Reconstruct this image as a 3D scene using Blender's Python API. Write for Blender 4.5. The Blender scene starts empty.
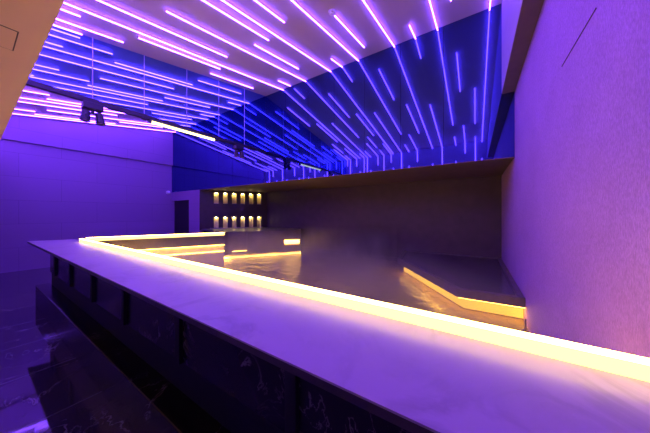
import bpy, bmesh, math, random
from mathutils import Vector, Matrix
random.seed(4)
scene = bpy.context.scene
COL = scene.collection
EYE = 1.5
YB = 4.41            # plane of the mirrored back wall
XR = 0.495            # right wall
XL = -10.06          # left wall
XG = -4.77           # hanging glass screen
YF = -0.30           # wall behind the camera
YN = 6.45            # rear of the pool recess
ZS = 2.35            # lintel height over the pool recess
ZW = 0.22            # water level
CT = 1.053            # counter height
def zc(y):           # height of the sloping ceiling
    return EYE + 2.438 + 0.172*y

# ------------------------------------------------------------------ materials
def new_mat(name):
    m = bpy.data.materials.new(name); m.use_nodes = True
    nt = m.node_tree
    for n in list(nt.nodes): nt.nodes.remove(n)
    out = nt.nodes.new('ShaderNodeOutputMaterial')
    return m, nt, out
def N(nt, t, **kw):
    n = nt.nodes.new(t)
    for k, v in kw.items():
        if k in n.inputs: n.inputs[k].default_value = v
        else: setattr(n, k, v)
    return n
def ramp(nt, stops):
    r = nt.nodes.new('ShaderNodeValToRGB')
    e = r.color_ramp.elements
    while len(e) < len(stops): e.new(0.5)
    for i, (p, c) in enumerate(stops):
        e[i].position = p; e[i].color = (c[0], c[1], c[2], 1)
    return r
def pbr(name, col, rough=0.5, metal=0.0, bump=0.0, scale=30.0, vary=0.12, spec=0.5, stretch=None):
    m, nt, out = new_mat(name)
    b = N(nt, 'ShaderNodeBsdfPrincipled')
    b.inputs['Roughness'].default_value = rough
    b.inputs['Metallic'].default_value = metal
    b.inputs['Specular IOR Level'].default_value = spec
    tc = N(nt, 'ShaderNodeTexCoord')
    src = tc.outputs['Object']
    if stretch:
        mp = N(nt, 'ShaderNodeMapping'); mp.inputs['Scale'].default_value = stretch
        nt.links.new(src, mp.inputs['Vector']); src = mp.outputs['Vector']
    no = N(nt, 'ShaderNodeTexNoise', Scale=scale, Detail=5.0)
    nt.links.new(src, no.inputs['Vector'])
    lo = [c*(1-vary) for c in col]; hi = [min(1, c*(1+vary)) for c in col]
    r = ramp(nt, [(0.3, lo), (0.7, hi)])
    nt.links.new(no.outputs['Fac'], r.inputs['Fac'])
    nt.links.new(r.outputs['Color'], b.inputs['Base Color'])
    if bump:
        bp = N(nt, 'ShaderNodeBump', Strength=bump, Distance=0.01)
        nt.links.new(no.outputs['Fac'], bp.inputs['Height'])
        nt.links.new(bp.outputs['Normal'], b.inputs['Normal'])
    nt.links.new(b.outputs[0], out.inputs['Surface'])
    return m
def emit(name, col, strength):
    m, nt, out = new_mat(name)
    e = N(nt, 'ShaderNodeEmission')
    e.inputs['Color'].default_value = (*col, 1); e.inputs['Strength'].default_value = strength
    nt.links.new(e.outputs[0], out.inputs['Surface'])
    return m
def marble(name, base, vein, rough, scale=1.6, vein_w=0.035, tile=None, joint=(0.2, 0.2, 0.2), spec=0.5, ior=1.5):
    m, nt, out = new_mat(name)
    b = N(nt, 'ShaderNodeBsdfPrincipled'); b.inputs['Roughness'].default_value = rough
    b.inputs['Specular IOR Level'].default_value = spec; b.inputs['IOR'].default_value = ior
    tc = N(nt, 'ShaderNodeTexCoord')
    n1 = N(nt, 'ShaderNodeTexNoise', Scale=scale, Detail=8.0, Roughness=0.6, Distortion=1.2)
    nt.links.new(tc.outputs['Object'], n1.inputs['Vector'])
    sub = N(nt, 'ShaderNodeMath', operation='SUBTRACT'); sub.inputs[1].default_value = 0.5
    ab = N(nt, 'ShaderNodeMath', operation='ABSOLUTE')
    nt.links.new(n1.outputs['Fac'], sub.inputs[0]); nt.links.new(sub.outputs[0], ab.inputs[0])
    rv = ramp(nt, [(0.0, (1, 1, 1)), (vein_w, (0, 0, 0))])
    nt.links.new(ab.outputs[0], rv.inputs['Fac'])
    n2 = N(nt, 'ShaderNodeTexNoise', Scale=scale*1.3, Detail=3.0)
    nt.links.new(tc.outputs['Object'], n2.inputs['Vector'])
    r2 = ramp(nt, [(0.42, (0, 0, 0)), (0.65, (1, 1, 1))])
    nt.links.new(n2.outputs['Fac'], r2.inputs['Fac'])
    mul = N(nt, 'ShaderNodeMath', operation='MULTIPLY')
    nt.links.new(rv.outputs['Color'], mul.inputs[0]); nt.links.new(r2.outputs['Color'], mul.inputs[1])
    mix = N(nt, 'ShaderNodeMix', data_type='RGBA')
    mix.inputs['A'].default_value = (*base, 1); mix.inputs['B'].default_value = (*vein, 1)
    nt.links.new(mul.outputs[0], mix.inputs['Factor'])
    last = mix.outputs['Result']
    if tile:
        br = N(nt, 'ShaderNodeTexBrick', Scale=1.0)
        br.inputs['Mortar Size'].default_value = 0.006
        br.inputs['Brick Width'].default_value = tile[0]; br.inputs['Row Height'].default_value = tile[1]
        br.offset = 0.0; br.squash = 1.0
        mp = N(nt, 'ShaderNodeMapping'); mp.inputs['Location'].default_value = (0.1, 0.185, 0)
        nt.links.new(tc.outputs['Object'], mp.inputs['Vector']); nt.links.new(mp.outputs[0], br.inputs['Vector'])
        mj = N(nt, 'ShaderNodeMix', data_type='RGBA'); mj.inputs['B'].default_value = (*joint, 1)
        nt.links.new(br.outputs['Fac'], mj.inputs['Factor']); nt.links.new(last, mj.inputs['A'])
        last = mj.outputs['Result']
    nt.links.new(last, b.inputs['Base Color'])
    nt.links.new(b.outputs[0], out.inputs['Surface'])
    return m
def panel_mat(name, col, w, h, rough=0.5, groove=0.75, axes='yz'):
    m, nt, out = new_mat(name)
    b = N(nt, 'ShaderNodeBsdfPrincipled'); b.inputs['Roughness'].default_value = rough
    tc = N(nt, 'ShaderNodeTexCoord')
    sp = N(nt, 'ShaderNodeSeparateXYZ'); cb = N(nt, 'ShaderNodeCombineXYZ')
    nt.links.new(tc.outputs['Object'], sp.inputs[0])
    nt.links.new(sp.outputs[axes[0].upper()], cb.inputs[0]); nt.links.new(sp.outputs[axes[1].upper()], cb.inputs[1])
    br = N(nt, 'ShaderNodeTexBrick', Scale=1.0)
    br.inputs['Mortar Size'].default_value = 0.005
    br.inputs['Brick Width'].default_value = w; br.inputs['Row Height'].default_value = h
    br.inputs['Color1'].default_value = (*col, 1)
    br.inputs['Color2'].default_value = (*[c*0.95 for c in col], 1)
    br.inputs['Mortar'].default_value = (*[c*groove for c in col], 1)
    br.offset = 0.5
    nt.links.new(cb.outputs[0], br.inputs['Vector'])
    nt.links.new(br.outputs['Color'], b.inputs['Base Color'])
    nt.links.new(b.outputs[0], out.inputs['Surface'])
    return m
def weave_mat(name, col):
    m, nt, out = new_mat(name)
    b = N(nt, 'ShaderNodeBsdfPrincipled'); b.inputs['Roughness'].default_value = 0.6
    b.inputs['Specular IOR Level'].default_value = 0.25
    tc = N(nt, 'ShaderNodeTexCoord')
    mp = N(nt, 'ShaderNodeMapping'); mp.inputs['Scale'].default_value = (1, 2.2, 0.8)
    nt.links.new(tc.outputs['Object'], mp.inputs['Vector'])
    no = N(nt, 'ShaderNodeTexNoise', Scale=70.0, Detail=6.0, Roughness=0.75)
    nt.links.new(mp.outputs[0], no.inputs['Vector'])
    r = ramp(nt, [(0.35, [c*0.72 for c in col]), (0.65, [min(1, c*1.2) for c in col])])
    nt.links.new(no.outputs['Fac'], r.inputs['Fac'])
    n2 = N(nt, 'ShaderNodeTexNoise', Scale=3.0, Detail=3.0)
    nt.links.new(tc.outputs['Object'], n2.inputs['Vector'])
    mx = N(nt, 'ShaderNodeMix', data_type='RGBA', blend_type='MULTIPLY'); mx.inputs['Factor'].default_value = 0.25
    nt.links.new(r.outputs['Color'], mx.inputs['A']); nt.links.new(n2.outputs['Color'], mx.inputs['B'])
    r3 = ramp(nt, [(0.3, (0.6, 0.6, 0.6)), (0.7, (1, 1, 1))])
    nt.links.new(n2.outputs['Fac'], r3.inputs['Fac']); nt.links.new(r3.outputs['Color'], mx.inputs['B'])
    nt.links.new(mx.outputs['Result'], b.inputs['Base Color'])
    bp = N(nt, 'ShaderNodeBump', Strength=0.45, Distance=0.004)
    nt.links.new(no.outputs['Fac'], bp.inputs['Height']); nt.links.new(bp.outputs[0], b.inputs['Normal'])
    nt.links.new(b.outputs[0], out.inputs['Surface'])
    return m
def mirror_mat(name, tint, rough=0.004):
    m, nt, out = new_mat(name)
    g = N(nt, 'ShaderNodeBsdfAnisotropic') if False else N(nt, 'ShaderNodeBsdfGlossy')
    g.inputs['Color'].default_value = (*tint, 1); g.inputs['Roughness'].default_value = rough
    d = N(nt, 'ShaderNodeBsdfDiffuse'); d.inputs['Color'].default_value = (0.002, 0.002, 0.03, 1)
    a = N(nt, 'ShaderNodeAddShader')
    nt.links.new(g.outputs[0], a.inputs[0]); nt.links.new(d.outputs[0], a.inputs[1])
    nt.links.new(a.outputs[0], out.inputs['Surface'])
    return m
def tinted_glass(name, tint, gloss=0.06):
    m, nt, out = new_mat(name)
    t = N(nt, 'ShaderNodeBsdfTransparent'); t.inputs['Color'].default_value = (*tint, 1)
    g = N(nt, 'ShaderNodeBsdfGlossy'); g.inputs['Roughness'].default_value = 0.03
    g.inputs['Color'].default_value = (0.5, 0.5, 1, 1)
    mx = N(nt, 'ShaderNodeMixShader'); mx.inputs[0].default_value = gloss
    nt.links.new(t.outputs[0], mx.inputs[1]); nt.links.new(g.outputs[0], mx.inputs[2])
    nt.links.new(mx.outputs[0], out.inputs['Surface'])
    return m
def water_mat(name):
    m, nt, out = new_mat(name)
    b = N(nt, 'ShaderNodeBsdfPrincipled')
    b.inputs['Base Color'].default_value = (0.30, 0.19, 0.09, 1); b.inputs['Roughness'].default_value = 0.14
    tc = N(nt, 'ShaderNodeTexCoord')
    no = N(nt, 'ShaderNodeTexNoise', Scale=5.0, Detail=4.0, Distortion=0.6)
    nt.links.new(tc.outputs['Object'], no.inputs['Vector'])
    bp = N(nt, 'ShaderNodeBump', Strength=0.5, Distance=0.06)
    nt.links.new(no.outputs['Fac'], bp.inputs['Height']); nt.links.new(bp.outputs[0], b.inputs['Normal'])
    nt.links.new(b.outputs[0], out.inputs['Surface'])
    return m
def steam_mat(name, dens):
    m, nt, out = new_mat(name)
    v = N(nt, 'ShaderNodeVolumePrincipled')
    v.inputs['Color'].default_value = (0.95, 0.92, 0.9, 1); v.inputs['Anisotropy'].default_value = 0.2
    tc = N(nt, 'ShaderNodeTexCoord')
    no = N(nt, 'ShaderNodeTexNoise', Scale=0.9, Detail=3.0, Distortion=0.8)
    nt.links.new(tc.outputs['Object'], no.inputs['Vector'])
    r = ramp(nt, [(0.40, (0, 0, 0)), (0.72, (1, 1, 1))])
    nt.links.new(no.outputs['Fac'], r.inputs['Fac'])
    sp = N(nt, 'ShaderNodeSeparateXYZ'); nt.links.new(tc.outputs['Object'], sp.inputs[0])
    mr = N(nt, 'ShaderNodeMapRange'); mr.inputs['From Min'].default_value = 0.25; mr.inputs['From Max'].default_value = 1.15
    mr.inputs['To Min'].default_value = 1.0; mr.inputs['To Max'].default_value = 0.0
    nt.links.new(sp.outputs['Z'], mr.inputs['Value'])
    m1 = N(nt, 'ShaderNodeMath', operation='MULTIPLY'); m2 = N(nt, 'ShaderNodeMath', operation='MULTIPLY')
    m2.inputs[1].default_value = dens
    nt.links.new(r.outputs['Color'], m1.inputs[0]); nt.links.new(mr.outputs[0], m1.inputs[1])
    nt.links.new(m1.outputs[0], m2.inputs[0]); nt.links.new(m2.outputs[0], v.inputs['Density'])
    nt.links.new(v.outputs[0], out.inputs['Volume'])
    return m

M = dict(
    led=emit('violet_led', (0.19, 0.055, 1.0), 34.0),
    curb=emit('warm_light_bar', (1.0, 0.64, 0.20), 3.2),
    curbtop=emit('warm_diffuser', (1.0, 0.62, 0.15), 20.0),
    glow=emit('amber_face_glow', (1.0, 0.50, 0.06), 1.9),
    gold=emit('golden_led', (1.0, 0.50, 0.07), 24.0),
    tube=emit('warm_white_tube', (1.0, 0.78, 0.30), 5.0),
    bulb=emit('niche_bulb', (1.0, 0.75, 0.28), 45.0),
    ceiling=pbr('ceiling_paint', (0.58, 0.50, 0.52), 0.55, vary=0.03, scale=4),
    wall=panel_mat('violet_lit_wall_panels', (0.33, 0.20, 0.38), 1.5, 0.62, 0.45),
    plain=pbr('painted_plaster', (0.52, 0.48, 0.52), 0.5, vary=0.04, scale=6),
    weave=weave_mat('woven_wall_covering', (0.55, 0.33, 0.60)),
    beige=pbr('cream_bulkhead_paint', (0.96, 0.68, 0.32), 0.55, vary=0.02, scale=3),
    line=pbr('hatch_gap', (0.10, 0.06, 0.04), 0.7),
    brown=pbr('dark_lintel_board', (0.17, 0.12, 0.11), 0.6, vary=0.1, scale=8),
    niche=pbr('dark_recess_stone', (0.075, 0.05, 0.07), 0.5, vary=0.15, scale=5),
    nichewall=pbr('dark_niche_board', (0.045, 0.03, 0.035), 0.5, vary=0.15, scale=5),
    black=pbr('black_metal', (0.02, 0.02, 0.03), 0.4, vary=0.2),
    slot=pbr('dark_panel_black', (0.015, 0.012, 0.02), 0.6),
    mirror=mirror_mat('blue_mirror_glass', (0.075, 0.12, 0.33)),
    glass=tinted_glass('blue_tinted_glass', (0.45, 0.62, 1.0)),
    seam=pbr('pale_glass_seam', (0.55, 0.55, 0.9), 0.3),
    top=marble('pale_counter_stone', (0.54, 0.47, 0.53), (0.42, 0.36, 0.41), 0.30, 2.2, 0.06),
    edge=pbr('dark_slab_edge', (0.06, 0.05, 0.06), 0.35),
    marble=marble('black_veined_marble', (0.010, 0.008, 0.011), (0.16, 0.14, 0.16), 0.2, 2.0, 0.008, spec=0.3),
    frontmarble=marble('veined_front_marble', (0.028, 0.022, 0.03), (0.26, 0.22, 0.26), 0.2, 2.4, 0.012, spec=0.4),
    floor=marble('dark_marble_floor_tiles', (0.05, 0.045, 0.055), (0.34, 0.31, 0.34), 0.05, 1.6, 0.012, tile=(0.85, 0.85), joint=(0.16, 0.15, 0.18), spec=1.0, ior=1.65),
    darkstone=pbr('dark_pool_stone', (0.07, 0.055, 0.06), 0.35, vary=0.3, scale=9, bump=0.2),
    rim=pbr('worn_stone_rim', (0.12, 0.09, 0.09), 0.35, vary=0.3, scale=14, bump=0.2),
    tub=pbr('wet_black_stone', (0.05, 0.045, 0.06), 0.18, vary=0.4, scale=4, bump=0.15),
    base=pbr('pale_stone_base', (0.55, 0.48, 0.40), 0.5, vary=0.2, scale=10),
    nichepaint=pbr('niche_lining', (0.55, 0.47, 0.28), 0.5, vary=0.1, scale=20),
    water=water_mat('pool_water'),
    white=pbr('white_plastic', (0.8, 0.8, 0.8), 0.4, vary=0.02),
    steel=pbr('dull_steel', (0.25, 0.2, 0.22), 0.35, metal=0.8),
    steam=steam_mat('drifting_steam', 1.7),
)

# ------------------------------------------------------------------ mesh helpers
def box(bm, x0, x1, y0, y1, z0, z1):
    v = [bm.verts.new(p) for p in ((x0,y0,z0),(x1,y0,z0),(x1,y1,z0),(x0,y1,z0),(x0,y0,z1),(x1,y0,z1),(x1,y1,z1),(x0,y1,z1))]
    for f in ((3,2,1,0),(4,5,6,7),(0,1,5,4),(1,2,6,5),(2,3,7,6),(3,0,4,7)): bm.faces.new([v[i] for i in f])
def prism(bm, pts, z0, z1):
    """pts counter-clockwise in plan; z1 may be a function of y"""
    f1 = z1 if callable(z1) else (lambda y: z1)
    f0 = z0 if callable(z0) else (lambda y: z0)
    lo = [bm.verts.new((x, y, f0(y))) for x, y in pts]; hi = [bm.verts.new((x, y, f1(y))) for x, y in pts]
    n = len(pts)
    bm.faces.new(lo[::-1]); bm.faces.new(hi)
    for i in range(n):
        j = (i+1) % n
        bm.faces.new((lo[i], lo[j], hi[j], hi[i]))
def bar(bm, a, b, w, h, up=(0, 0, 1)):
    """rectangular bar from a to b, w across, h along up"""
    a = Vector(a); b = Vector(b); d = (b-a).normalized(); u = Vector(up)
    s = d.cross(u).normalized(); u = s.cross(d).normalized()
    v = []
    for p in (a, b):
        for i, j in ((-1,-1),(1,-1),(1,1),(-1,1)): v.append(bm.verts.new(p + s*(i*w/2) + u*(j*h/2)))
    for f in ((3,2,1,0),(4,5,6,7),(0,1,5,4),(1,2,6,5),(2,3,7,6),(3,0,4,7)): bm.faces.new([v[i] for i in f])
def rod(bm, a, b, r, seg=12, r2=None):
    a = Vector(a); b = Vector(b); d = b-a
    mt = Matrix.Translation((a+b)/2) @ d.to_track_quat('Z', 'Y').to_matrix().to_4x4()
    bmesh.ops.create_cone(bm, cap_ends=True, segments=seg, radius1=r, radius2=r if r2 is None else r2, depth=d.length, matrix=mt)
def ball(bm, c, r, sc=(1,1,1)):
    mt = Matrix.Translation(c) @ Matrix.Diagonal((*sc, 1))
    bmesh.ops.create_uvsphere(bm, u_segments=16, v_segments=10, radius=r, matrix=mt)
def build(name, bm, mat, parent=None, bevel=0.0, smooth=False):
    bmesh.ops.recalc_face_normals(bm, faces=bm.faces)
    me = bpy.data.meshes.new(name); bm.to_mesh(me); bm.free()
    me.materials.append(M[mat])
    if smooth:
        for p in me.polygons: p.use_smooth = True
    o = bpy.data.objects.new(name, me); COL.objects.link(o)
    if parent:
        o.parent = parent; o.matrix_parent_inverse = parent.matrix_world.inverted()
    if bevel:
        b = o.modifiers.new('edge', 'BEVEL'); b.width = bevel; b.segments = 2; b.limit_method = 'ANGLE'
    return o
def empty(name, loc):
    o = bpy.data.objects.new(name, None); COL.objects.link(o); o.location = loc
    o.empty_display_size = 0.1
    bpy.context.view_layer.update()
    return o
def tag(o, label, cat, group=None):
    o['label'] = label; o['category'] = cat
    if group: o['group'] = group
    return o
def struct(o, label=None, cat=None):
    o['kind'] = 'structure'
    if label: o['label'] = label
    if cat: o['category'] = cat
    return o
BM = bmesh.new

# ------------------------------------------------------------------ room shell
bm = BM(); box(bm, XL-0.1, XR+0.1, YF-0.1, YN+0.1, -0.1, 0.0)
struct(build('floor', bm, 'floor'), 'dark veined marble floor with large square tiles', 'floor')
bm = BM(); prism(bm, [(XL-.1, YF-.1), (XR+.1, YF-.1), (XR+.1, YB+.15), (XL-.1, YB+.15)], lambda y: zc(y), lambda y: zc(y)+0.12)
struct(build('ceiling', bm, 'ceiling'), 'sloping matt ceiling carrying rows of violet light strips', 'ceiling')
bm = BM(); box(bm, XL-0.12, XL, YF-0.1, YB+0.12, 0.0, zc(YB)+0.05)
struct(build('wall_left', bm, 'wall'), 'long plain panelled wall bathed in violet light beyond the counter', 'wall')
bm = BM(); prism(bm, [(XL, YF), (XL+0.09, YF), (XL+0.09, YB), (XL, YB)], EYE+1.90, zc)
struct(build('trim_1', bm, 'wall'), 'shallow bulkhead above the dark reveal on the panelled violet wall', 'bulkhead')
bm = BM(); box(bm, XR, XR+0.12, YF-0.1, YN+0.1, 0.0, zc(YB)+0.05)
wr = struct(build('wall_right', bm, 'weave'), 'textured wall covered in woven violet lit fabric', 'wall')
bm = BM(); box(bm, XR-0.003, XR+0.002, 1.66, 2.19, EYE+0.996, EYE+1.002)
struct(build('panel_seam', bm, 'line', wr))
bm = BM(); prism(bm, [(0.34, YF), (XR, YF), (XR, YB), (0.34, YB)], EYE+1.83, zc)
bk = struct(build('trim_2', bm, 'plain'), 'lavender bulkhead along the top of the woven wall', 'bulkhead')
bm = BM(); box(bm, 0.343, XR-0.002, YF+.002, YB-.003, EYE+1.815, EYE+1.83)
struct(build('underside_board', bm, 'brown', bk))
bm = BM(); box(bm, XL-.1, XR+.1, YF-0.1, YF, 0.0, zc(YF)+0.05)
struct(build('wall_front', bm, 'plain'), 'plain wall carrying the ends of the light strips, seen in the mirror', 'wall')

# mirrored upper back wall: a row of panels with hairline joints
bm = BM()
xs = [XR]
x = -0.45
while x > XL: xs.append(x); x -= 0.72
xs.append(XL)
for i in range(len(xs)-1):
    x1, x0 = xs[i]-0.002, xs[i+1]+0.002
    prism(bm, [(x0, YB), (x1, YB), (x1, YB+0.02), (x0, YB+0.02)], ZS, zc)
wb = struct(build('wall_back', bm, 'mirror'), 'dark blue mirror wall of tall panels above the pool recess', 'mirror wall')
bm = BM(); prism(bm, [(XL, YB+.021), (XR, YB+.021), (XR, YB+0.12), (XL, YB+0.12)], ZS, zc)
struct(build('backing_wall', bm, 'slot', wb))
# lintel / recess ceiling
XA = -8.05
bm = BM(); box(bm, XA, XR, YB+0.121, YN+0.1, ZS, ZS+0.10); box(bm, XA, XR, YB+0.0005, YB+0.121, ZS-0.012, ZS-0.0005)
struct(build('trim_3', bm, 'brown'), 'low dark brown soffit over the pool recess', 'soffit')
bm = BM(); box(bm, -7.3, XR, YN, YN+0.1, 0.0, ZS)
struct(build('wall_rear', bm, 'niche'), 'dark plain wall at the rear of the pool recess', 'wall')
# wall under the mirror with the doorway
bm = BM()
box(bm, -8.76, XA, YB, YB+0.14, 0.0, ZS)
box(bm, XL, -8.76, YB, YB+0.14, 2.02, ZS)
wd = struct(build('wall_side', bm, 'wall'), 'short violet wall around the dark doorway', 'wall')
bm = BM(); box(bm, XL, -8.76, YB+0.10, YB+0.14, 0.0, 2.02)
d = struct(build('door_1', bm, 'slot'), 'dark closed door set back in the violet wall', 'door')
bm = BM(); rod(bm, (-8.9, YB+0.09, 1.0), (-8.9, YB+0.09, 1.16), 0.012)
build('door_handle', bm, 'steel', d)

# near bulkhead above the camera with its access hatch
bm = BM(); box(bm, XL, XR, YF, 0.25, EYE+1.0, EYE+1.5)
struct(build('trim_4', bm, 'beige'), 'low cream bulkhead with square corner running overhead', 'bulkhead')
def at(px, py, z):
    f = 232.0; ya = math.atan(150/232); l = (px-325)/f
    d = (-math.sin(ya)+math.cos(ya)*l, math.cos(ya)+math.sin(ya)*l, (214-py)/f)
    t = (z-EYE)/d[2]
    return d[0]*t, d[1]*t
hx, hy = at(19, 32, EYE+1.0); hx2, hy2 = at(14.3, 51, EYE+1.0)
h = empty('access_hatch', (hx-0.25, hy-0.1, EYE+1.0))
tag(h, 'small flush access hatch in the underside of the cream bulkhead', 'hatch')
zb = EYE+1.0
bm = BM(); g = 0.005
x0, x1, y0, y1 = hx2-0.02, hx, hy-0.26, hy
x0 = hx - abs(hx-hx2)
box(bm, x0+g, x1-g, y0+g, y1-g, zb-0.003, zb-0.0004)
build('hatch_panel', bm, 'beige', h)
bm = BM()
box(bm, x0, x1, y1-g, y1, zb-0.002, zb-0.0002); box(bm, x0, x1, y0, y0+g, zb-0.002, zb-0.0002)
box(bm, x0, x0+g, y0+g, y1-g, zb-0.002, zb-0.0002); box(bm, x1-g, x1, y0+g, y1-g, zb-0.002, zb-0.0002)
build('gap', bm, 'line', h)

# ------------------------------------------------------------------ bar counter
ctr = empty('bar_counter', (-2.8, 0.85, 0))
tag(ctr, 'long pale stone bar counter on dark marble front with glowing rear edge', 'counter')
tip = (-6.17, 0.545); backl = (-5.98, 1.05)
bm = BM(); prism(bm, [tip, (XR-0.002, 0.525), (XR-0.002, 1.05), backl], CT-0.006, CT)
build('countertop', bm, 'top', ctr)
bm = BM(); prism(bm, [tip, (XR-0.002, 0.525), (XR-0.002, 1.05), backl], CT-0.030, CT-0.0065)
build('slab_edge', bm, 'edge', ctr)
bm = BM(); box(bm, -5.95, XR-0.004, 0.76, 1.03, 0.54, CT-0.031)
build('front_panel', bm, 'frontmarble', ctr)
bm = BM(); box(bm, -5.94, XR-0.004, 0.775, 1.03, 0.0, 0.539)
build('plinth', bm, 'slot', ctr)
for x in (-5.45, -4.49, -3.51, -2.57, -1.61, -0.65):
    bm = BM(); box(bm, x-0.03, x+0.03, 0.735, 0.759, 0.54, CT-0.032)
    build('bracket', bm, 'slot', ctr)
bm = BM(); box(bm, -5.33, XR-0.004, 0.985, 1.02, CT+0.0005, CT+0.044)
lb = build('light_bar', bm, 'curb', ctr); lb['label'] = 'glowing warm white light bar'
bm = BM(); box(bm, -5.33, XR-0.004, 0.985, 1.02, CT+0.0445, CT+0.050)
build('diffuser', bm, 'curbtop', ctr)
bm = BM(); box(bm, -5.31, XR-0.004, 1.022, 1.046, CT+0.0005, CT+0.02)
build('rear_trim', bm, 'darkstone', ctr)
bm = BM(); box(bm, -5.25, XR-0.004, 1.0305, 1.045, 0.74, 0.83)
build('under_light', bm, 'gold', ctr)  # unseen strip behind the counter, added to turn water and steam golden
bm = BM(); box(bm, -6.08, XR-0.004, 0.62, 0.7745, 0.0, 0.33)
tag(build('foot_bench', bm, 'marble', bevel=0.008), 'low black marble step running along the foot of the bar counter', 'step')

# ------------------------------------------------------------------ pool edge walls
A = Vector((-5.33, 1.055)); Bp = Vector((-4.42, 2.95))
def off(a, b, d):      # point pair shifted to the left of a->b by d
    n = Vector((-(b-a).y, (b-a).x)).normalized()*d
    return (a+n), (b+n)
def slab(bm, a, b, d0, d1, z0, z1):
    p0, q0 = off(a, b, d0); p1, q1 = off(a, b, d1)
    prism(bm, [tuple(p0), tuple(q0), tuple(q1), tuple(p1)], z0, z1)
pw = empty('pool_wall', ((A.x+Bp.x)/2, (A.y+Bp.y)/2, 0))
tag(pw, 'dark pool wall topped by a glowing bar, leading off the counter end', 'pool wall')
bm = BM(); slab(bm, A, Bp, 0.0, 0.14, 0.86, CT); build('coping', bm, 'darkstone', pw)
bm = BM(); slab(bm, A, Bp, 0.075, 0.14, 0.0, 0.86); build('lower_wall', bm, 'base', pw)
bm = BM(); slab(bm, A, Bp, 0.025, 0.055, 0.846, 0.8595); build('under_light', bm, 'gold', pw)
bm = BM(); slab(bm, A, Bp, 0.06, 0.074, 0.71, 0.72); build('under_light', bm, 'gold', pw)
bm = BM(); slab(bm, A, Bp, 0.02, 0.055, CT+0.0005, CT+0.052)
lb = build('light_bar', bm, 'curb', pw); lb['label'] = 'glowing warm white light bar'
bm = BM(); slab(bm, A, Bp, 0.02, 0.055, CT+0.0525, CT+0.058); build('diffuser', bm, 'curbtop', pw)

C1 = Vector((-5.93, 3.94)); C2 = Vector((-4.68, 5.82)); dC = (C2-C1).normalized(); L = (C2-C1).length
def on(t, d=0.0):
    n = Vector((-dC.y, dC.x)); p = C1 + dC*t + n*d
    return (p.x, p.y)
pl = empty('pool_ledge', (*on(L/2, .3), 0))
tag(pl, 'broad dark ledge below the lit niches with golden light along the waterline', 'ledge')
ZL = 0.98
RB0, RB1 = 0.03, 0.62   # recessed bay
bm = BM()
prism(bm, [on(RB1), on(L-0.55), on(L-0.55, .30), on(RB1, .30)], 0.33, ZL)
prism(bm, [on(L-0.55), on(L), on(L, .30), on(L-0.55, .30)], 0.33, 0.52)
prism(bm, [on(L-0.55), on(L), on(L, .30), on(L-0.55, .30)], 0.72, ZL)
prism(bm, [on(L-0.55, .16), on(L, .16), on(L, .30), on(L-0.55, .30)], 0.52, 0.72)
prism(bm, [on(0), on(RB0), on(RB0, .30), on(0, .30)], 0.33, ZL)
prism(bm, [on(RB0, .16), on(RB1, .16), on(RB1, .30), on(RB0, .30)], 0.0, ZL)
build('facing', bm, 'niche', pl)
bm = BM(); prism(bm, [on(0, .05), on(L, .05), on(L, .15), on(0, .15)], 0.0, 0.33); build('plinth', bm, 'base', pl)
bm = BM(); prism(bm, [on(0.0, .01), on(L, .01), on(L, .04), on(0.0, .04)], 0.235, 0.28)
build('waterline_light', bm, 'gold', pl)
bm = BM(); prism(bm, [on(RB0+.2, .12), on(RB1, .12), on(RB1, .155), on(RB0+.2, .155)], 0.405, 0.417)
build('bay_light', bm, 'gold', pl)
bm = BM(); prism(bm, [on(L-0.50, .10), on(L-0.02, .10), on(L-0.02, .155), on(L-0.50, .155)], 0.55, 0.67)
build('spout_light', bm, 'gold', pl)
# top of the ledge back to the niche wall
sd = Vector((0.5, 0.8660)); A0 = Vector((XA, YB))
A1 = A0 + sd*2.33
bm = BM(); prism(bm, [on(0, .30), on(L, .30), (-5.2, YN-.002), (A1.x+.03, YN-.002), (A0.x+.08, A0.y+.02), (-6.2, 4.05)], ZL-0.05, ZL)
build('ledge_top', bm, 'darkstone', pl)

# niche wall: panel with twelve openings
def lineS(px):
    f = 232.0; ya = math.atan(150/232); l = (px-325)/f
    k = (-math.sin(ya)+math.cos(ya)*l)/(math.cos(ya)+math.sin(ya)*l)
    return (k*A0.y - A0.x)/(sd.x - k*sd.y)
s_first, s_last = lineS(216.2), lineS(259.1)
ds = (s_last-s_first)/5
cs = [s_first+i*ds for i in range(6)]
hw = ds*0.25
rows = [(EYE+0.375, EYE+0.765), (EYE-0.515, EYE-0.115)]
nrm = Vector((sd.y, -sd.x))     # towards the pool
def wp(s, d, z):
    p = A0 + sd*s + nrm*d
    return (p.x, p.y, z)
bm = BM()
sb = [0.0]
for c in cs: sb += [c-hw, c+hw]
sb.append(2.33)
zbk = [ZL-0.04, rows[1][0], rows[1][1], rows[0][0], rows[0][1], ZS-0.003]
for i in range(len(sb)-1):
    for j in range(len(zbk)-1):
        if i % 2 == 1 and j in (1, 3): continue
        v = [bm.verts.new(p) for p in (wp(sb[i],0,zbk[j]), wp(sb[i+1],0,zbk[j]), wp(sb[i+1],0,zbk[j+1]), wp(sb[i],0,zbk[j+1]))]
        bm.faces.new(v)
bmesh.ops.remove_doubles(bm, verts=bm.verts, dist=1e-5)
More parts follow.
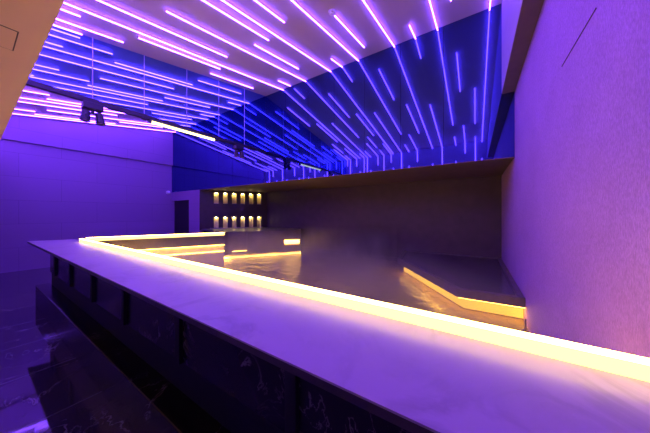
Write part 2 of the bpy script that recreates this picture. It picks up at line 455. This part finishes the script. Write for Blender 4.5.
# a full-depth body: back sheet and borders
v = [bm.verts.new(p) for p in (wp(0,-.2,ZL-0.04), wp(2.33,-.2,ZL-0.04), wp(2.33,-.2,ZS-.003), wp(0,-.2,ZS-.003))]
bm.faces.new(v)
wn = struct(build('wall_inner', bm, 'nichewall'), 'dark wall holding two rows of small lit niches', 'wall')
bm = BM(); bar(bm, wp(cs[0]-.2, 0.02, ZL+0.012), wp(cs[-1]+.15, 0.02, ZL+0.012), 0.03, 0.016)
struct(build('ledge_trim', bm, 'base', wn))
ords = ['first', 'second', 'third', 'fourth', 'fifth', 'sixth']
for r, (z0, z1) in enumerate(rows):
    for i, c in enumerate(cs):
        t = empty('lit_niche', wp(c, 0, z0))
        tag(t, 'lit wall niche, %s from the doorway end in the %s row' % (ords[i], ('upper', 'lower')[r]), 'niche', 'lit niches in the dark wall')
        bm = BM(); dp = -0.10
        q = lambda s, d, z: bm.verts.new(wp(s, d, z))
        a, b_ = c-hw, c+hw
        for quad in (((a,dp,z0),(b_,dp,z0),(b_,dp,z1),(a,dp,z1)), ((a,0,z0),(a,dp,z0),(a,dp,z1),(a,0,z1)), ((b_,dp,z0),(b_,0,z0),(b_,0,z1),(b_,dp,z1)),
                     ((a,0,z0),(b_,0,z0),(b_,dp,z0),(a,dp,z0)), ((a,dp,z1),(b_,dp,z1),(b_,0,z1),(a,0,z1))):
            bm.faces.new([q(*p) for p in quad])
        bmesh.ops.remove_doubles(bm, verts=bm.verts, dist=1e-5)
        build('lining', bm, 'nichepaint', t)
        bm = BM(); p = Vector(wp(c, -0.05, z1-0.002)); rod(bm, p, p - Vector((0, 0, 0.018)), 0.028)
        build('downlight', bm, 'bulb', t)
        bm = BM(); bar(bm, wp(a+.004, -0.004, z0+0.008), wp(b_-.004, -0.004, z0+0.008), 0.02, 0.014)
        build('sill', bm, 'base', t)

# ------------------------------------------------------------------ stone platform in the pool
P = [(-1.45, 5.21), (-0.196, 3.50), (XR-.003, 3.53), (XR-.003, YN-.003), (-1.62, YN-.003)]
pf = empty('stone_platform', (-0.3, 5.0, ZW))
tag(pf, 'dark stone platform with cut corner in the pool, golden light beneath', 'platform')
def inset(pts, d):
    out = []; n = len(pts)
    for i in range(n):
        p0, p1, p2 = Vector(pts[i-1]), Vector(pts[i]), Vector(pts[(i+1) % n])
        e1 = (p1-p0).normalized(); e2 = (p2-p1).normalized()
        n1 = Vector((-e1.y, e1.x)); n2 = Vector((-e2.y, e2.x))
        bis = (n1+n2).normalized(); k = d/max(0.2, bis.dot(n1))
        out.append(tuple(p1+bis*k))
    return out
def insetw(d):
    Q = [P[0], P[1], (P[2][0]+d, P[2][1]), (P[3][0]+d, P[3][1]+d), (P[4][0], P[4][1]+d)]
    return inset(Q, d)
bm = BM()
I = inset(P, 0.07)
for i in range(len(P)):
    j = (i+1) % len(P)
    prism(bm, [P[i], P[j], I[j], I[i]], EYE-1.095, EYE-0.98)
build('rim', bm, 'rim', pf, bevel=0.006)
bm = BM(); prism(bm, inset(P, 0.071), EYE-1.095, EYE-1.000); build('slab', bm, 'tub', pf)
bm = BM(); prism(bm, insetw(0.15), 0.0, EYE-1.096); build('base', bm, 'base', pf)
I2 = insetw(0.035); I3 = insetw(0.075); I4 = insetw(0.135); I5 = insetw(0.149)
for i in (0, 1):
    j = i+1
    bm = BM(); prism(bm, [I2[i], I2[j], I3[j], I3[i]], EYE-1.108, EYE-1.0955)
    build('under_light', bm, 'gold', pf)
    bm = BM(); prism(bm, [I4[i], I4[j], I5[j], I5[i]], 0.235, 0.345)
    build('base_face_glow', bm, 'glow', pf)  # emissive band stands in for the base face lit from under the slab
# low dark kerb at the foot of the recess wall
bm = BM(); box(bm, -5.0, -1.70, YN-0.09, YN-.002, 0.0, 0.30)
tag(build('stone_kerb', bm, 'darkstone', bevel=0.01), 'low dark stone kerb along the foot of the recess wall', 'kerb')
# bent pipe by the wall
hp = empty('drain_pipe', (0.42, 3.2, ZW))
tag(hp, 'thin bent metal pipe where the platform base meets the woven wall', 'pipe')
p0 = Vector((0.445, 3.18, 0.0)); p1 = Vector((0.445, 3.18, 0.40)); p2 = Vector((0.28, 3.08, 0.20)); p3 = Vector((0.05, 3.22, 0.24))
bm = BM(); rod(bm, p0, p1, 0.008); build('upright', bm, 'steel', hp)
bm = BM(); rod(bm, p0+Vector((0,0,.30)), p2, 0.007); rod(bm, p2, p3, 0.006); build('arm', bm, 'steel', hp)

# ------------------------------------------------------------------ water and steam
bm = BM(); W = [(-5.28, 1.04), (XR, 1.04), (XR, YN), (-5.1, YN), (-4.62, 5.85), (-5.9, 3.96), (-6.6, 3.96), (-6.2, 2.9), (-4.5, 2.9)]
f = bm.faces.new([bm.verts.new((x, y, ZW)) for x, y in W])
o = build('pool_water', bm, 'water'); o['kind'] = 'structure'
o['label'] = 'dark rippled pool water glinting gold under drifting steam'; o['category'] = 'water'
bm = BM(); prism(bm, [(-4.2, 2.9), (-4.95, 1.30), (-4.9, 1.12), (0.25, 1.12), (0.25, 3.0), (-.35, 3.40), (-1.7, 5.2), (-1.75, 6.30), (-4.9, 6.30), (-4.55, 5.75), (-5.75, 3.9), (-4.3, 3.2)], ZW+0.02, 1.20)
o = build('steam', bm, 'steam'); o['kind'] = 'stuff'
o['label'] = 'thin drifting steam above the golden pool water'; o['category'] = 'steam'

# ------------------------------------------------------------------ hanging glass screen and light track
ZT = EYE+1.66
gs = empty('glass_screen', (XG, 2.0, ZT+0.05))
tag(gs, 'blue tinted glass screen hanging from the ceiling above the black track', 'glass screen')
js = [YF, 0.34, 1.02, 1.66, 2.36, 3.04, 3.72, YB]
for i in range(len(js)-1):
    bm = BM(); prism(bm, [(XG-.001, js[i]+.005), (XG+.001, js[i]+.005), (XG+.001, js[i+1]-.005), (XG-.001, js[i+1]-.005)], ZT+0.045, zc)
    build('glass_panel', bm, 'glass', gs)
for y in js[1:-1]:
    bm = BM(); prism(bm, [(XG-.004, y-.004), (XG+.004, y-.004), (XG+.004, y+.004), (XG-.004, y+.004)], ZT+0.045, zc)
    build('seam', bm, 'seam', gs)
tr = empty('light_track', (XG, 2.0, ZT))
tag(tr, 'black horizontal track along the foot of the blue glass screen', 'track')
bm = BM(); box(bm, XG-.035, XG+.035, YF, YB-.003, ZT-0.020, ZT+0.044); build('rail', bm, 'black', tr)
for y in (1.66, 3.02):
    bm = BM(); box(bm, XG-.045, XG+.045, y-.03, y+.03, ZT-0.03, ZT+0.044); build('joint_clamp', bm, 'black', tr)
tl = empty('tube_lamp', (XG, 2.35, ZT-0.08))
tag(tl, 'glowing warm white tube lamp under the black track', 'lamp')
bm = BM(); rod(bm, (XG+.01, 1.76, ZT-0.048), (XG+.01, 2.93, ZT-0.048), 0.022, 16); build('tube', bm, 'tube', tl, smooth=False)
for y in (1.735, 2.955):
    bm = BM(); rod(bm, (XG+.01, y-.025, ZT-0.048), (XG+.01, y+.025, ZT-0.048), 0.027, 16); build('end_cap', bm, 'black', tl)
for y, lab in ((1.02, 'black spotlight pair hanging from the track at its free end away from the mirror'), (3.56, 'black spotlight pair hanging from the track close to the mirror wall')):
    sp = empty('track_spotlight', (XG, y, ZT-0.05)); tag(sp, lab, 'spotlight', 'spotlights on the black track')
    bm = BM(); box(bm, XG-.06, XG+.06, y-.11, y+.11, ZT-0.12, ZT-0.021); build('mount', bm, 'black', sp, bevel=0.01)
    bm = BM(); rod(bm, (XG, y, ZT-.12), (XG, y, ZT-.17), 0.02); build('neck', bm, 'black', sp)
    for k in (-1, 1):
        bm = BM(); rod(bm, (XG, y+k*.07, ZT-.15), (XG+.02, y+k*.085, ZT-.30), 0.045, 14, 0.055)
        hd = build('lamp_head', bm, 'black', sp)
        bm = BM(); rod(bm, (XG+.02, y+k*.085, ZT-.301), (XG+.021, y+k*.0855, ZT-.309), 0.045, 14); build('lens', bm, 'steel', hd)
    bm = BM(); bar(bm, (XG, y-.08, ZT-.165), (XG, y+.08, ZT-.165), 0.03, 0.02); build('crossbar', bm, 'black', sp)

# small fittings
sc = empty('security_camera', (XL+.03, 4.27, EYE+.84)); tag(sc, 'small white dome camera high on the wall near the doorway', 'camera')
bm = BM(); rod(bm, (XL+.001, 4.27, EYE+.84), (XL+.05, 4.27, EYE+.84), 0.07, 16); build('mount', bm, 'white', sc)
bm = BM(); ball(bm, (XL+.07, 4.27, EYE+.83), 0.06); build('dome', bm, 'white', sc, smooth=True)
sx, sy = -1.733, 2.87; sz = zc(sy)
sm = empty('smoke_detector', (sx, sy, sz)); tag(sm, 'round white smoke detector on the ceiling at the end of a strip', 'smoke detector')
bm = BM(); rod(bm, (sx, sy, sz+.002), (sx, sy, sz-.035), 0.055, 20, 0.048); build('housing', bm, 'white', sm)
bm = BM(); rod(bm, (sx, sy, sz-.0352), (sx, sy, sz-.05), 0.03, 16, 0.022); build('sensor', bm, 'white', sm)
bm = BM(); box(bm, XL+.001, XL+.05, 0.10, 0.16, EYE+.42, EYE+.53)
tag(build('wall_lamp', bm, 'led'), 'short violet lamp on the panelled wall just under the cream bulkhead', 'lamp')

# ------------------------------------------------------------------ LED strips
# (x, y from, y to, drop) ; drop: None, or (z top offset, length) of the run down the wall behind
Z0 = zc(YF)
F = 0.0
S = [
 (-4.71, F, 0.90, 0.25), (-4.54, 2.71, 3.80, None), (-4.53, 0.45, 1.31, None), (-4.57, F, 0.20, 1.3),
 (-4.27, F, 0.80, 0.3), (-4.25, 1.41, 2.74, None), (-4.11, F, YB, 'gap'), (-3.92, F, 0.18, 1.3),
 (-3.82, 3.92, 4.34, None), (-3.78, F, 2.57, 1.3), (-3.63, F, 0.31, 'gap'), (-3.39, 1.42, YB, None),
 (-3.32, F, 0.90, 0.35), (-3.13, 2.65, 3.81, None), (-3.10, 0.45, 1.33, None), (-3.07, F, 0.19, 1.3),
 (-2.87, 1.35, 2.72, None), (-2.78, F, 0.67, 0.3), (-2.69, F, YB, 'gap'), (-2.40, 3.94, YB, None), (-2.38, F, 2.57, 1.3),
 (-2.10, F, 0.33, 'gap'), (-2.02, 1.12, YB, None), (-1.80, F, 0.98, 0.4), (-1.73, 2.90, 4.02, None),
 (-1.50, 0.98, 2.58, None), (-1.28, F, YB, 'gap'), (-0.97, F, 2.34, 1.3), (-0.90, 3.93, YB, None),
 (-0.55, F, 0.34, 'gap'), (-0.54, 1.10, YB, None), (-0.29, 2.58, 3.77, None), (-0.28, F, 0.94, 0.3),
 (0.00, 0.96, 2.56, None), (0.01, F, 0.11, 1.3), (0.19, F, YB, 'gap'),
]
def strip_mesh(x, y0, y1, drop):
    bm = BM(); w, h = 0.015, 0.012
    ya = YF+0.003 if y0 == F else y0
    yb = min(y1, YB-0.004)
    za, zb_ = zc(ya)-0.032, zc(yb)-0.032
    bar(bm, (x, ya, za), (x, yb, zb_), w, h)
    if drop is not None:
        z = Z0-0.045
        if drop != 'gap': bar(bm, (x, YF+.013, z), (x, YF+.013, z-drop), w, h, (0, 1, 0))
    return bm
def ordinal(n):
    w = ['zeroth','first','second','third','fourth','fifth','sixth','seventh','eighth','ninth','tenth','eleventh','twelfth','thirteenth','fourteenth','fifteenth','sixteenth','seventeenth','eighteenth','nineteenth','twentieth']
    if n <= 20: return w[n]
    t = {2: 'twenty', 3: 'thirty'}[n//10]
    return {20: 'twentieth', 30: 'thirtieth'}[n] if n % 10 == 0 else t+'-'+w[n % 10]
def kind(y0, y1):
    l = y1 - (YF if y0 == F else y0)
    return 'short' if l < 0.8 else 'long' if l > 2.5 else 'medium'
def led(x, y0, y1, dr, label, group):
    o = tag(build('led_strip', strip_mesh(x, y0, y1, dr), 'led'), label, 'light strip', group)
    ya = YF+0.003 if y0 == F else y0
    yb = min(y1, YB-0.004)
    bm = BM(); bar(bm, (x, ya+.01, zc(ya+.01)-0.0148), (x, yb-.01, zc(yb-.01)-0.0148), 0.005, 0.022)
    build('channel', bm, 'white', o)
    if dr == 'gap':
        bm = BM(); bar(bm, (x, YF+.013, Z0-0.57), (x, YF+.013, Z0-1.2), 0.014, 0.012, (0, 1, 0))
        build('wall_length', bm, 'led', o)
order = sorted(S, key=lambda s: -s[0])
for n, (x, y0, y1, dr) in enumerate(order, 1):
    where = 'reaching the mirror wall' if y1 >= 4.3 else 'in mid ceiling' if y0 != F else 'above the cream bulkhead'
    led(x, y0, y1, dr, '%s violet light strip %s, %s from the woven wall' % (kind(y0, y1), where, ordinal(n)), 'violet ceiling light strips before the glass screen')
    x2 = max(2*XG - x, XL+0.2)
    where = 'touching the mirror wall' if y1 >= 4.3 else 'in mid ceiling' if y0 != F else 'by the bulkhead'
    led(x2, y0, y1, dr, '%s violet strip %s beyond the glass, %s from the panelled wall' % (kind(y0, y1), where, ordinal(n)), 'violet ceiling light strips beyond the glass screen')

# ------------------------------------------------------------------ camera, world, view
cam = bpy.data.cameras.new('camera'); co = bpy.data.objects.new('camera', cam); COL.objects.link(co)
co.location = (0, 0, EYE); co.rotation_euler = (math.pi/2, 0, math.atan(150/232))
cam.sensor_width = 36; cam.lens = 232/650*36; cam.shift_y = -2.5/650; cam.clip_start = 0.02
scene.camera = co
w = bpy.data.worlds.new('world'); scene.world = w; w.use_nodes = True
w.node_tree.nodes['Background'].inputs[0].default_value = (0.002, 0.001, 0.004, 1)
scene.view_settings.view_transform = 'Standard'; scene.view_settings.look = 'None'
scene.view_settings.exposure = 0.0; scene.view_settings.gamma = 1.0; scene.view_settings.use_curve_mapping = False
